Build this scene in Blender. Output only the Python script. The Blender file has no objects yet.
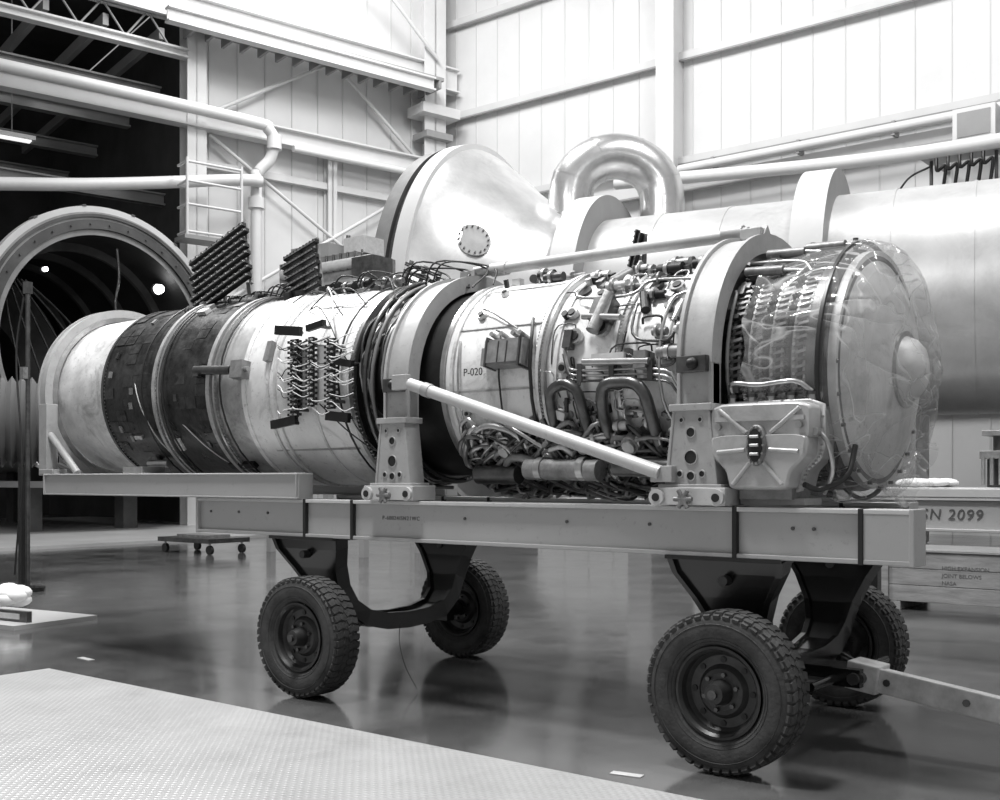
import bpy, math, random
from mathutils import Vector, Matrix
rnd=random.Random(11)
sc=bpy.context.scene
try:
    sc.view_settings.view_transform='Standard'
    sc.view_settings.look='None'
except Exception: pass
rad=math.radians

# ------------------------------------------------------------------ materials
def mat(name,g,rough=.5,metal=0.,var=0.,scale=4.,bump=0.,bscale=40.,stretch=(1,1,1),coat=0.,rvar=0.,detail=6,stain=0.,sscale=2.5,grime=0.):
    m=bpy.data.materials.new(name); m.use_nodes=True
    nt=m.node_tree; N=nt.nodes; L=nt.links
    b=N['Principled BSDF']
    b.inputs['Base Color'].default_value=(g,g,g,1)
    b.inputs['Roughness'].default_value=rough
    b.inputs['Metallic'].default_value=metal
    if coat: b.inputs['Coat Weight'].default_value=coat; b.inputs['Coat Roughness'].default_value=.12
    tc=N.new('ShaderNodeTexCoord'); mp=N.new('ShaderNodeMapping')
    mp.inputs['Scale'].default_value=stretch
    L.new(tc.outputs['Object'],mp.inputs['Vector'])
    if var or rvar:
        n=N.new('ShaderNodeTexNoise'); n.inputs['Scale'].default_value=scale; n.inputs['Detail'].default_value=detail
        n.inputs['Roughness'].default_value=.65
        L.new(mp.outputs[0],n.inputs['Vector'])
        if var:
            r=N.new('ShaderNodeValToRGB')
            a=max(0,g*(1-var)); c=min(1,g*(1+var))
            r.color_ramp.elements[0].position=.3; r.color_ramp.elements[0].color=(a,a,a,1)
            r.color_ramp.elements[1].position=.7; r.color_ramp.elements[1].color=(c,c,c,1)
            L.new(n.outputs['Fac'],r.inputs[0]); src=r.outputs[0]
            def mul(src,sc_,p0,p1,low,dist):
                n3=N.new('ShaderNodeTexNoise'); n3.inputs['Scale'].default_value=sc_; n3.inputs['Detail'].default_value=10; n3.inputs['Roughness'].default_value=.75; n3.inputs['Distortion'].default_value=dist
                L.new(mp.outputs[0],n3.inputs['Vector'])
                r3=N.new('ShaderNodeValToRGB')
                r3.color_ramp.elements[0].position=p0; r3.color_ramp.elements[0].color=(low,low,low,1)
                r3.color_ramp.elements[1].position=p1; r3.color_ramp.elements[1].color=(1,1,1,1)
                L.new(n3.outputs['Fac'],r3.inputs[0])
                mm=N.new('ShaderNodeMixRGB'); mm.blend_type='MULTIPLY'; mm.inputs[0].default_value=1
                L.new(src,mm.inputs[1]);L.new(r3.outputs[0],mm.inputs[2]); return mm.outputs[0]
            if stain: src=mul(src,sscale,.36,.50,1-stain,.8)
            if grime: src=mul(src,sscale*6,.34,.42,1-grime,.3)
            L.new(src,b.inputs['Base Color'])
        if rvar:
            mr=N.new('ShaderNodeMapRange'); mr.inputs[1].default_value=.3; mr.inputs[2].default_value=.7
            mr.inputs[3].default_value=max(.02,rough-rvar); mr.inputs[4].default_value=rough+rvar
            L.new(n.outputs['Fac'],mr.inputs[0]); L.new(mr.outputs[0],b.inputs['Roughness'])
    if bump:
        n2=N.new('ShaderNodeTexNoise'); n2.inputs['Scale'].default_value=bscale; n2.inputs['Detail'].default_value=4
        L.new(mp.outputs[0],n2.inputs['Vector'])
        bp=N.new('ShaderNodeBump'); bp.inputs['Strength'].default_value=bump; bp.inputs['Distance'].default_value=.01
        L.new(n2.outputs['Fac'],bp.inputs['Height']); L.new(bp.outputs[0],b.inputs['Normal'])
    return m
M={}
M['case']=mat('casing_titanium',.66,.42,.2,var=.24,scale=6,bump=.2,bscale=14,rvar=.12,detail=9,stain=.42,sscale=3.2,grime=.4)
M['case2']=mat('casing_white_coat',.72,.46,.08,var=.14,scale=4,bump=.15,bscale=10,detail=9,stain=.34,sscale=2.6,grime=.4)
M['grayband']=mat('casing_gray',.40,.42,.35,var=.28,scale=6,bump=.12,bscale=12,detail=9,stain=.4,grime=.4)
M['dark']=mat('casing_heat_dark',.028,.38,.4,var=.9,scale=9,bump=.35,bscale=25,rvar=.14,detail=10,stain=.5,sscale=4)
M['dark2']=mat('casing_heat_dark_patch',.042,.35,.45,var=.8,scale=13,bump=.3,bscale=25,rvar=.12,detail=10)
M['recess']=mat('recess_dark',.012,.5,.3,var=.5,scale=12)
M['steel']=mat('steel',.42,.30,.85,var=.25,scale=10)
M['steeld']=mat('steel_dark',.11,.32,.8,var=.4,scale=10)
M['hose']=mat('hose_black',.015,.4,0,var=.3,scale=20)
M['cable']=mat('cable_gray',.15,.5,.2)
M['wire']=mat('wire_white',.65,.5,0)
M['boxg']=mat('box_gray',.22,.45,.3,var=.3,scale=12,bump=.2,bscale=30,stain=.3,sscale=8)
M['boxl']=mat('box_light',.55,.45,.2,var=.15,scale=12)
M['arch']=mat('arch_paint',.36,.42,.03,var=.10,scale=6,bump=.1,bscale=25,stain=.12,sscale=5,grime=.25)
M['tankg']=mat('oil_tank_paint',.44,.34,.2,var=.10,scale=6,stain=.2,sscale=6,bump=.15,bscale=30)
M['rail']=mat('rail_paint',.37,.36,.1,var=.04,scale=2,grime=.18,sscale=4)
M['raill']=mat('rail_light',.5,.42,.05,var=.06,scale=5,grime=.2,sscale=5)
M['black']=mat('carriage_black',.006,.26,0,var=.3,scale=6,coat=.3)
M['tire']=mat('tire_rubber',.042,.8,0,var=.5,scale=7,bump=.4,bscale=60)
M['rim']=mat('rim_gray',.035,.42,.3,var=.4,scale=14)
M['rope']=mat('drawbar_paint',.5,.5,0,var=.3,scale=9)
M['wall']=mat('wall_panel',.66,.5,0,var=.05,scale=.6,bump=.05,bscale=6)
M['wallrib']=mat('wall_rib',.58,.5,0)
M['girt']=mat('girt_paint',.58,.45,0,var=.05,scale=1)
M['beam']=mat('beam_white',.64,.45,0,var=.06,scale=1)
M['beamg']=mat('beam_gray',.28,.5,0,var=.1,scale=1)
M['tank']=mat('tank_cladding',.56,.40,.3,var=.12,scale=1.2,bump=.3,bscale=2.5,stain=.14,sscale=.8)
M['cone']=mat('cone_metal',.72,.30,.7,var=.14,scale=1.5,bump=.3,bscale=2,stain=.12,sscale=1)
M['ductm']=mat('duct_metal',.64,.26,.85,var=.15,scale=2,bump=.2,bscale=3)
M['cellout']=mat('cell_shell',.30,.42,.3,var=.25,scale=1.5)
M['celld']=mat('cell_shell_dark',.10,.45,.4,var=.3,scale=1.5)
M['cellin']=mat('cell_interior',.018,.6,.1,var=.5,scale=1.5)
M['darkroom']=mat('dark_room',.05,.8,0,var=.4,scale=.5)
M['wood']=mat('crate_wood',.20,.7,0,var=.3,scale=3,stretch=(1,6,6),bump=.3,bscale=20)
M['white']=mat('white_cloth',.75,.8,0,bump=.6,bscale=8)
M['ink']=mat('ink',.01,.6)
M['inkg']=mat('stencil_ink',.07,.6)
M['floor2']=mat('platform_light',.42,.4,0,var=.12,scale=1)

m=mat('floor_polished_concrete',.090,.13,0,var=.3,scale=1.1,bump=.05,bscale=3,rvar=.06,detail=8,stain=.25,sscale=.9); M['floor']=m
m.node_tree.nodes['Principled BSDF'].inputs['Specular IOR Level'].default_value=.9
m=mat('diamond_plate',.42,.36,.2,var=.10,scale=2,stain=.12,sscale=1.2); M['plate']=m
nt=m.node_tree;N=nt.nodes;L=nt.links;b=N['Principled BSDF']
tc=N.new('ShaderNodeTexCoord')
outs=[]
for ang in (45,-45):
    mp=N.new('ShaderNodeMapping'); mp.inputs['Rotation'].default_value=(0,0,rad(ang)); mp.inputs['Scale'].default_value=(1,1,1)
    L.new(tc.outputs['Object'],mp.inputs['Vector'])
    w=N.new('ShaderNodeTexWave'); w.inputs['Scale'].default_value=9; w.wave_profile='SIN'
    L.new(mp.outputs[0],w.inputs['Vector']); outs.append(w)
mu=N.new('ShaderNodeMath'); mu.operation='MULTIPLY'
L.new(outs[0].outputs['Fac'],mu.inputs[0]);L.new(outs[1].outputs['Fac'],mu.inputs[1])
bp=N.new('ShaderNodeBump'); bp.inputs['Strength'].default_value=.55; bp.inputs['Distance'].default_value=.007
L.new(mu.outputs[0],bp.inputs['Height']);L.new(bp.outputs[0],b.inputs['Normal'])
# plastic film: clear sheet with glossy creases
m=bpy.data.materials.new('plastic_film'); m.use_nodes=True; M['film']=m
nt=m.node_tree;N=nt.nodes;L=nt.links
for n in list(N):
    if n.type!='OUTPUT_MATERIAL': N.remove(n)
out=[n for n in N if n.type=='OUTPUT_MATERIAL'][0]
tr=N.new('ShaderNodeBsdfTransparent'); tr.inputs[0].default_value=(.92,.92,.92,1)
gl=N.new('ShaderNodeBsdfPrincipled'); gl.inputs['Base Color'].default_value=(.62,.62,.62,1); gl.inputs['Roughness'].default_value=.07
gl.inputs['Specular IOR Level'].default_value=1.0
tc=N.new('ShaderNodeTexCoord')
def crease(scale,rot,st,w0,hi,lo,dist):
    mp=N.new('ShaderNodeMapping'); mp.inputs['Scale'].default_value=st; mp.inputs['Rotation'].default_value=rot
    nz=N.new('ShaderNodeTexNoise'); nz.inputs['Scale'].default_value=scale; nz.inputs['Detail'].default_value=1.5; nz.inputs['Distortion'].default_value=dist
    L.new(tc.outputs['Object'],mp.inputs[0]);L.new(mp.outputs[0],nz.inputs['Vector'])
    sb=N.new('ShaderNodeMath'); sb.operation='SUBTRACT'; sb.inputs[1].default_value=.5; L.new(nz.outputs['Fac'],sb.inputs[0])
    ab=N.new('ShaderNodeMath'); ab.operation='ABSOLUTE'; L.new(sb.outputs[0],ab.inputs[0])
    mr=N.new('ShaderNodeMapRange'); mr.inputs[1].default_value=0; mr.inputs[2].default_value=w0; mr.inputs[3].default_value=hi; mr.inputs[4].default_value=lo
    L.new(ab.outputs[0],mr.inputs[0]); return ab,mr
ab1,m1=crease(1.9,(.6,.2,0),(.7,2.4,1.0),.018,.65,.20,1.0)
ab2,m2=crease(2.6,(-.5,.1,.3),(.7,1.0,2.2),.012,.55,.20,.7)
mxx=N.new('ShaderNodeMath'); mxx.operation='MAXIMUM'; L.new(m1.outputs[0],mxx.inputs[0]);L.new(m2.outputs[0],mxx.inputs[1])
ad=N.new('ShaderNodeMath'); ad.operation='ADD'; L.new(ab1.outputs[0],ad.inputs[0]);L.new(ab2.outputs[0],ad.inputs[1])
bp=N.new('ShaderNodeBump'); bp.inputs['Strength'].default_value=.9; bp.inputs['Distance'].default_value=.09
L.new(ad.outputs[0],bp.inputs['Height']);L.new(bp.outputs[0],gl.inputs['Normal'])
mx=N.new('ShaderNodeMixShader'); L.new(mxx.outputs[0],mx.inputs[0]);L.new(tr.outputs[0],mx.inputs[1]);L.new(gl.outputs[0],mx.inputs[2]);L.new(mx.outputs[0],out.inputs[0])
def emis(name,s):
    m=bpy.data.materials.new(name); m.use_nodes=True
    b=m.node_tree.nodes['Principled BSDF']; b.inputs['Emission Color'].default_value=(1,1,1,1); b.inputs['Emission Strength'].default_value=s
    return m
M['lamp']=emis('lamp_glow',22); M['tube']=emis('fluorescent_glow',1.0)

# ------------------------------------------------------------------ mesh builder
class MB:
    def __init__(s): s.v=[];s.f=[];s.m=[];s.sm=[];s.ml=[]
    def mi(s,k):
        if k not in s.ml: s.ml.append(k)
        return s.ml.index(k)
    def add(s,vs,fs,k,smooth=False):
        o=len(s.v); s.v+= [tuple(v) for v in vs]; i=s.mi(k)
        for f in fs: s.f.append([a+o for a in f]); s.m.append(i); s.sm.append(smooth)
    def box(s,c,size,k,rot=None,taper=1.):
        c=Vector(c); x,y,z=[a/2 for a in size]
        if rot is None: Rm=Matrix.Identity(3)
        elif isinstance(rot,(tuple,list)):
            from mathutils import Euler
            Rm=Euler([rad(a) for a in rot]).to_matrix()
        else: Rm=rot
        vs=[]
        for sz in (-1,1):
            t=taper if sz>0 else 1
            for sx,sy in ((-1,-1),(1,-1),(1,1),(-1,1)): vs.append(c+Rm@Vector((sx*x*t,sy*y*t,sz*z)))
        s.add(vs,[(3,2,1,0),(4,5,6,7),(0,1,5,4),(1,2,6,5),(2,3,7,6),(3,0,4,7)],k)
    def prism(s,poly,o,ax,ay,depth,k):
        o=Vector(o);ax=Vector(ax).normalized();ay=Vector(ay).normalized();n=ax.cross(ay)
        a=[o+ax*p[0]+ay*p[1]+n*(depth/2) for p in poly]; b=[q-n*depth for q in a]; L=len(poly)
        fs=[tuple(range(L)),tuple(reversed(range(L,2*L)))]+[(i,i+L,(i+1)%L+L,(i+1)%L) for i in range(L)]
        s.add(a+b,fs,k)
    def rev(s,o,axis,prof,k,n=48,shared=False,arc=None,closed=False,ref=None,disp=None):
        o=Vector(o); ax=Vector(axis).normalized()
        if ref is None:
            ref=Vector((0,-1,0)) if abs(ax.y)<.8 else Vector((1,0,0))
        ref=Vector(ref); ref=(ref-ax*ref.dot(ax)).normalized(); up=ax.cross(ref)
        if up.z<0: up=-up
        full=arc is None
        a0,a1=(0,360) if full else arc
        cnt=n if full else n+1
        def ring(a,r):
            out=[]
            for i in range(cnt):
                t=rad(a0+(a1-a0)*i/n); rr,aa=r,a
                if disp: aa,rr=disp(a,r,t)
                out.append(o+ax*aa+(ref*math.cos(t)+up*math.sin(t))*rr)
            return out
        P=list(prof)
        if closed: P=P+[P[0]]
        ks=k if isinstance(k,list) else [k]*(len(P)-1)
        if shared:
            vs=[]
            for a,r in P: vs+=ring(a,r)
            fs=[]
            for j in range(len(P)-1):
                for i in range(n):
                    i2=(i+1)%cnt if full else i+1
                    fs.append((j*cnt+i,j*cnt+i2,(j+1)*cnt+i2,(j+1)*cnt+i))
            s.add(vs,fs,ks[0],True)
        else:
            for j in range(len(P)-1):
                vs=ring(*P[j])+ring(*P[j+1])
                fs=[]
                for i in range(n):
                    i2=(i+1)%cnt if full else i+1
                    fs.append((i,i2,cnt+i2,cnt+i))
                s.add(vs,fs,ks[j],True)
        if not full and closed:
            for e in (0,cnt-1):
                vs=[ring(a,r)[e] for a,r in P[:-1]]
                s.add(vs,[tuple(range(len(vs)))],ks[0])
    def cyl(s,p1,p2,r,k,n=14,r2=None,caps=True):
        p1=Vector(p1);p2=Vector(p2);d=p2-p1;L=d.length
        if L<1e-6:return
        r2=r if r2 is None else r2
        d.normalize(); ref=Vector((0,0,1)) if abs(d.z)<.9 else Vector((1,0,0))
        u=d.cross(ref).normalized(); w=d.cross(u)
        A=[p1+(u*math.cos(2*math.pi*i/n)+w*math.sin(2*math.pi*i/n))*r for i in range(n)]
        B=[p2+(u*math.cos(2*math.pi*i/n)+w*math.sin(2*math.pi*i/n))*r2 for i in range(n)]
        s.add(A+B,[(i,(i+1)%n,(i+1)%n+n,i+n) for i in range(n)],k,True)
        if caps: s.add(A,[tuple(range(n))],k); s.add(B,[tuple(reversed(range(n)))],k)
    def tube(s,pts,r,k,n=8,sub=6,smooth=True):
        P=[Vector(p) for p in pts]
        if smooth and len(P)>2:
            Q=[]
            E_=[P[0]*2-P[1]]+P+[P[-1]*2-P[-2]]
            for i in range(1,len(E_)-2):
                for j in range(sub):
                    t=j/sub;a,b,c,d=E_[i-1:i+3]
                    Q.append(.5*((2*b)+(c-a)*t+(2*a-5*b+4*c-d)*t*t+(3*b-a-3*c+d)*t**3))
            Q.append(P[-1]);P=Q
        P=[p for i,p in enumerate(P) if i==0 or (p-P[i-1]).length>1e-5]
        if len(P)<2:return
        T=[(P[min(i+1,len(P)-1)]-P[max(i-1,0)]).normalized() for i in range(len(P))]
        ref=Vector((0,0,1)) if abs(T[0].z)<.9 else Vector((1,0,0))
        u=T[0].cross(ref).normalized(); vs=[]
        for i,p in enumerate(P):
            u=(u-T[i]*u.dot(T[i])).normalized(); w=T[i].cross(u)
            vs+=[p+(u*math.cos(2*math.pi*j/n)+w*math.sin(2*math.pi*j/n))*r for j in range(n)]
        fs=[(i*n+j,i*n+(j+1)%n,(i+1)*n+(j+1)%n,(i+1)*n+j) for i in range(len(P)-1) for j in range(n)]
        s.add(vs,fs,k,True)
        s.add(vs[:n],[tuple(range(n))],k); s.add(vs[-n:],[tuple(range(n))],k)
    def sph(s,c,r,k,sc=(1,1,1),n=14):
        c=Vector(c);vs=[];fs=[];m_=n//2
        for i in range(m_+1):
            a=math.pi*i/m_
            for j in range(n):
                b=2*math.pi*j/n
                vs.append(c+Vector((math.sin(a)*math.cos(b)*sc[0],math.sin(a)*math.sin(b)*sc[1],math.cos(a)*sc[2]))*r)
        for i in range(m_):
            for j in range(n): fs.append((i*n+j,i*n+(j+1)%n,(i+1)*n+(j+1)%n,(i+1)*n+j))
        s.add(vs,fs,k,True)
    def build(s,name,parent=None,bevel=0):
        me=bpy.data.meshes.new(name); me.from_pydata(s.v,[],s.f)
        for k in s.ml: me.materials.append(M[k])
        me.polygons.foreach_set('material_index',s.m); me.polygons.foreach_set('use_smooth',s.sm)
        me.update(); ob=bpy.data.objects.new(name,me); sc.collection.objects.link(ob)
        if bevel:
            bm=ob.modifiers.new('bevel','BEVEL'); bm.width=bevel; bm.segments=2; bm.limit_method='ANGLE'; bm.angle_limit=rad(50)
        if parent: ob.parent=parent
        return ob
def empty(name,loc=(0,0,0)):
    e=bpy.data.objects.new(name,None); sc.collection.objects.link(e); return e
def text(body,loc,size,parent,name,rotz=0,k='ink',tilt=90,sp=1.,shear=0.):
    c=bpy.data.curves.new(name,'FONT'); c.body=body; c.size=size; c.extrude=.001; c.space_character=sp; c.shear=shear
    c.materials.append(M[k]); o=bpy.data.objects.new(name,c); sc.collection.objects.link(o)
    o.location=loc; o.rotation_euler=(rad(tilt),0,rad(rotz)); o.parent=parent; return o

# ------------------------------------------------------------------ engine
eng=empty('jet_engine')
def zc(x): return 1.90+.024*(1.2-x)
AX=Vector((1,0,-.024)); OX=Vector((0,0,zc(0)))
def E(x,p,r):
    t=rad(p); return Vector((x,-r*math.cos(t),zc(x)+r*math.sin(t)))
def frame(p):
    t=rad(p); a=Vector((1,0,0)); ra=Vector((0,-math.cos(t),math.sin(t))); ta=Vector((0,math.sin(t),math.cos(t)))
    return Matrix((a,ta,ra)).transposed()
def path(mb,pts,r,k,it=2,n=8):
    P=[Vector(p) for p in pts]
    for _ in range(it):
        Q=[P[0]]
        for i in range(len(P)-1):
            a,b=P[i],P[i+1]; Q+=[a*.8+b*.2,a*.2+b*.8]
        Q.append(P[-1]);P=Q
    out=[]
    for i in range(len(P)-1):
        a,b=P[i],P[i+1]; m_=max(1,int(abs(b.y-a.y)/8))
        for j in range(m_): out.append(a.lerp(b,j/m_))
    out.append(P[-1])
    mb.tube([E(*q) for q in out],r,k,n=n,smooth=False)
def ebox(mb,x,p,r,size,k,rz=0):
    F=frame(p)
    if rz: F=F@Matrix.Rotation(rad(rz),3,'Z')
    mb.box(E(x,p,r+size[2]/2),size,k,F)
def ecyl(mb,x,p,r,h,rr,k,n=14): mb.cyl(E(x,p,r),E(x,p,r+h),rr,k,n)
def flange(mb,x,r,h,w,k,nb=0,kb='steel'):
    mb.rev(OX,AX,[(x-w/2,r-.01),(x-w/2,r+h),(x+w/2,r+h),(x+w/2,r-.01)],k,n=96)
    for i in range(nb):
        p=-115+215*i/nb
        mb.cyl(E(x-w*.5-.007,p,r+h*.55),E(x+w*.5+.007,p,r+h*.55),.0075,kb,6)
c=MB()
prof=[(-4.80,.60),(-4.75,.64),(-3.99,.665),(-3.98,.69),(-3.30,.70),(-3.29,.705),(-2.66,.695),(-2.65,.68),(-2.30,.67),(-2.28,.685),(-1.28,.655),(-1.26,.60),(-.62,.57),(-.60,.585),(-.55,.60),(.14,.605),(.16,.60),(1.05,.575),(1.07,.55),(1.62,.52),(1.75,.54),(1.78,.56)]
ks=['steel','case','case','dark','dark','dark','grayband','grayband','case2','case2','recess','recess','recess','case2','case2','case2','case2','recess','recess','recess','steel']
c.rev(OX,AX,prof,ks,n=128)
c.rev(OX,AX,[(-4.8,.6),(-4.6,.5),(-4.6,0)],'recess')
c.rev(OX,AX,[(1.76,.56),(1.76,.59),(1.80,.59),(1.80,.565),(1.80,.54),(1.83,.50),(1.88,.38),(1.91,.25),(1.925,.17)],['steel','boxl','case2','steeld','case2','case2','case2','case2'],n=96)
c.rev(OX,AX,[(1.92,.17),(1.94,.16),(1.975,.145),(2.005,.11),(2.022,.06),(2.028,0)],'case2',n=48,shared=True)
c.rev(OX,AX,[(1.915,.19),(1.932,.19),(1.932,.16)],'steel',n=48)
c.rev(OX,AX,[(1.66,.54),(1.66,.605),(1.72,.605),(1.72,.55)],'steeld',n=96)
for i in range(24):
    t=2*math.pi*i/24; q0=OX+AX*1.79+Vector((0,-math.cos(t)*.579,math.sin(t)*.579)); c.cyl(q0,q0+Vector((.02,0,0)),.010,'steeld',6)
for x,r,h,w,k,nb in [(-3.99,.67,.03,.03,'steeld',90),(-3.28,.69,.04,.035,'grayband',90),(-3.23,.69,.035,.02,'steel',0),(-2.66,.68,.035,.04,'grayband',0),(-2.60,.68,.03,.02,'steel',90),(-2.29,.67,.025,.04,'case2',0),(-2.05,.68,.012,.02,'case',0),(-1.98,.68,.012,.02,'case',0),(-1.62,.66,.012,.02,'case',0),(-1.27,.65,.03,.03,'steel',90),(-1.0,.58,.06,.05,'steeld',70),(-.57,.59,.025,.03,'steel',0),(-.50,.60,.015,.02,'case',0),
    (.13,.60,.03,.022,'case',110),(.17,.60,.03,.018,'steel',0),(.24,.598,.012,.02,'case',0),(.60,.585,.02,.025,'case',0),(.64,.584,.022,.018,'steel',100),(1.04,.575,.03,.03,'steel',90)]:
    flange(c,x,r,h,w,k,nb)
for p in (-50,-8,28,62):
    ebox(c,-.2,p,.604,(.62,.012,.006),'grayband')
for p in (-40,15,50):
    ebox(c,-1.75,p,.669,(.8,.012,.006),'grayband')
for x0,x1,nx in ((-3.96,-3.34,5),(-3.18,-2.70,4)):
    for i in range(nx):
        for j in range(30):
            if rnd.random()<.30:
                p=-110+7.2*j; xx=x0+(x1-x0)*(i+.5)/nx
                ebox(c,xx,p,.696 if x0<-3.5 else .699,((x1-x0)/nx*.96,.082,.0015),'dark2')
c.build('casing',eng)

vn=MB()
for x in (1.27,1.38,1.49,1.60):
    vn.rev(OX,AX,[(x-.016,.53),(x-.016,.590),(x+.016,.590),(x+.016,.53)],'boxg',n=96)
    vn.rev(OX,AX,[(x+.034,.53),(x+.034,.575),(x+.046,.575),(x+.046,.53)],'steel',n=96)
    for i in range(60):
        p=-105+200*i/60
        ebox(vn,x+.03,p,.585,(.062,.014,.014),'boxg' if i%2 else 'steeld',rz=12)
        ecyl(vn,x+.058,p,.545,.052,.009,'steeld',6)
        ecyl(vn,x,p,.588,.014,.008,'steel',6)
for x in (1.325,1.435,1.545):
    vn.rev(OX,AX,[(x-.010,.53),(x-.010,.56),(x+.010,.56),(x+.010,.53)],'steeld',n=96)
path(vn,[(1.24,62,.61),(1.27,58,.63),(1.55,56,.63),(1.60,50,.60)],.009,'steel')
path(vn,[(1.25,38,.61),(1.27,34,.62),(1.27,-15,.62),(1.30,-18,.61)],.009,'boxg')
for i in range(16):
    x=rnd.uniform(1.24,1.32); p=rnd.uniform(-30,75)
    ebox(vn,x,p,.57,(rnd.uniform(.03,.06),rnd.uniform(.02,.07),rnd.uniform(.02,.05)),rnd.choice(['steeld','boxg','recess','recess']))
for p,x in ((66,1.32),(48,1.28),(72,1.5)):
    vn.cyl(E(x,p,.64),E(x+.2,p-1,.64),.024,'boxg',14); vn.cyl(E(x+.2,p-1,.64),E(x+.28,p-1,.63),.010,'steel',8); ebox(vn,x+.05,p,.58,(.05,.07,.06),'steeld')
vn.build('vane_stage',eng)

# gearbox / oil tank: boxy casting with a stepped lower sump and fittings
g=MB()
gy=-.68
def chaik(P,it=2,q=.12):
    for _ in range(it):
        Q=[]
        for i in range(len(P)):
            a,b_=P[i],P[(i+1)%len(P)]
            Q+=[(a[0]*(1-q)+b_[0]*q,a[1]*(1-q)+b_[1]*q),(a[0]*q+b_[0]*(1-q),a[1]*q+b_[1]*(1-q))]
        P=Q
    return P
def loft(mb,poly,o,layers,k):
    L=len(poly); vs=[]
    for dy,sc_,sz in layers:
        for p in poly: vs.append((o[0]+p[0]*sc_,o[1]+dy,o[2]+p[1]*sz))
    fs=[(j*L+i,j*L+(i+1)%L,(j+1)*L+(i+1)%L,(j+1)*L+i) for j in range(len(layers)-1) for i in range(L)]
    mb.add(vs,fs,k,True); mb.add(vs[-L:],[tuple(range(L))],k)
up=chaik([(-.25,.20),(.25,.20),(.25,.02),(-.25,.02)])
lo=chaik([(-.24,.05),(.24,.05),(.23,-.05),(.16,-.12),(.14,-.205),(-.14,-.205),(-.16,-.12),(-.23,-.05)])
loft(g,up,(1.50,gy,1.50),[(.24,1,1),(-.055,1,1),(-.072,.985,.98),(-.078,.96,.94)],'tankg')
loft(g,lo,(1.50,gy,1.50),[(.24,1,1),(-.075,1,1),(-.092,.985,.98),(-.098,.95,.92)],'tankg')
fl_=[(-.265,.215),(.265,.215),(.265,.0),(.245,-.065),(.18,-.125),(.155,-.22),(-.155,-.22),(-.18,-.125),(-.245,-.065),(-.265,.0)]
loft(g,chaik(fl_,1),(1.50,gy+.05,1.50),[(.012,.97,.97),(.01,1,1),(-.01,1,1),(-.012,.97,.97)],'boxl')
FL=chaik([(a*.98,b_*.98) for a,b_ in fl_],2,.25)
for i in range(len(FL)):
    q_=FL[i]; g.cyl((1.5+q_[0],gy+.05,1.5+q_[1]),(1.5+q_[0],gy+.028,1.5+q_[1]),.006,'steel',6)
g.box((1.5,gy-.078,1.625),(.44,.02,.022),'tankg'); g.box((1.5,gy-.080,1.535),(.46,.025,.018),'tankg')
for a,b_ in (((-.20,.17),(-.06,.06)),((.20,.17),(.06,.06)),((-.20,-.03),(-.06,-.02)),((.20,-.03),(.06,-.02)),((-.12,-.18),(-.035,-.08)),((.12,-.18),(.035,-.08))):
    yy=gy-.082 if a[1]>0 else gy-.10
    g.cyl((1.5+a[0],yy,1.5+a[1]),(1.5+b_[0],yy,1.5+b_[1]),.011,'tankg',8)
# vertical oval port
ov=[(.048*math.cos(2*math.pi*i/24),.095*math.sin(2*math.pi*i/24)) for i in range(24)]
loft(g,ov,(1.5,gy-.06,1.50),[(0,1,1),(-.055,1,1),(-.058,.9,.94)],'boxg')
loft(g,ov,(1.5,gy-.08,1.50),[(0,.7,.8),(-.045,.7,.8)],'ink')
for i in range(14):
    t=2*math.pi*i/14
    g.cyl((1.5+.041*math.cos(t),gy-.10,1.50+.086*math.sin(t)),(1.5+.041*math.cos(t),gy-.128,1.50+.086*math.sin(t)),.006,'steel',6)
for z in (1.46,1.50,1.54): g.cyl((1.48,gy-.13,z),(1.52,gy-.13,z),.008,'boxl',6)
for sx in (-1,1):
    g.cyl((1.5+sx*.255,gy+.03,1.56),(1.5+sx*.255,gy-.05,1.56),.018,'steel',10)
    g.cyl((1.5+sx*.20,gy-.07,1.59),(1.5+sx*.20,gy-.10,1.59),.016,'steel',10)
for a in (-.2,-.1,0,.1,.2): g.cyl((1.5+a,gy+.06,1.69),(1.5+a,gy+.06,1.735),.02,'steel',10); g.cyl((1.5+a,gy+.06,1.735),(1.5+a,gy+.06,1.75),.028,'steeld',6)
g.tube([(1.30,gy+.06,1.75),(1.32,gy+.02,1.80),(1.45,gy+.03,1.79),(1.62,gy+.04,1.80),(1.70,gy+.06,1.75)],.012,'steel')
g.tube([(1.76,gy,1.56),(1.80,gy+.0,1.50),(1.80,gy+.05,1.38),(1.74,gy+.1,1.28)],.012,'steel')
g.tube([(1.24,gy,1.56),(1.22,gy+.02,1.46),(1.26,gy+.05,1.34),(1.32,gy+.1,1.27)],.011,'steeld')
g.tube([(1.70,gy-.03,1.32),(1.74,gy+.05,1.30),(1.84,gy+.12,1.36),(1.85,gy+.2,1.5)],.014,'hose')
g.box((1.5,gy+.1,1.275),(.26,.22,.05),'boxg'); g.box((1.52,gy+.12,1.24),(.32,.2,.03),'arch')
g.build('oil_tank',eng)

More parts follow.
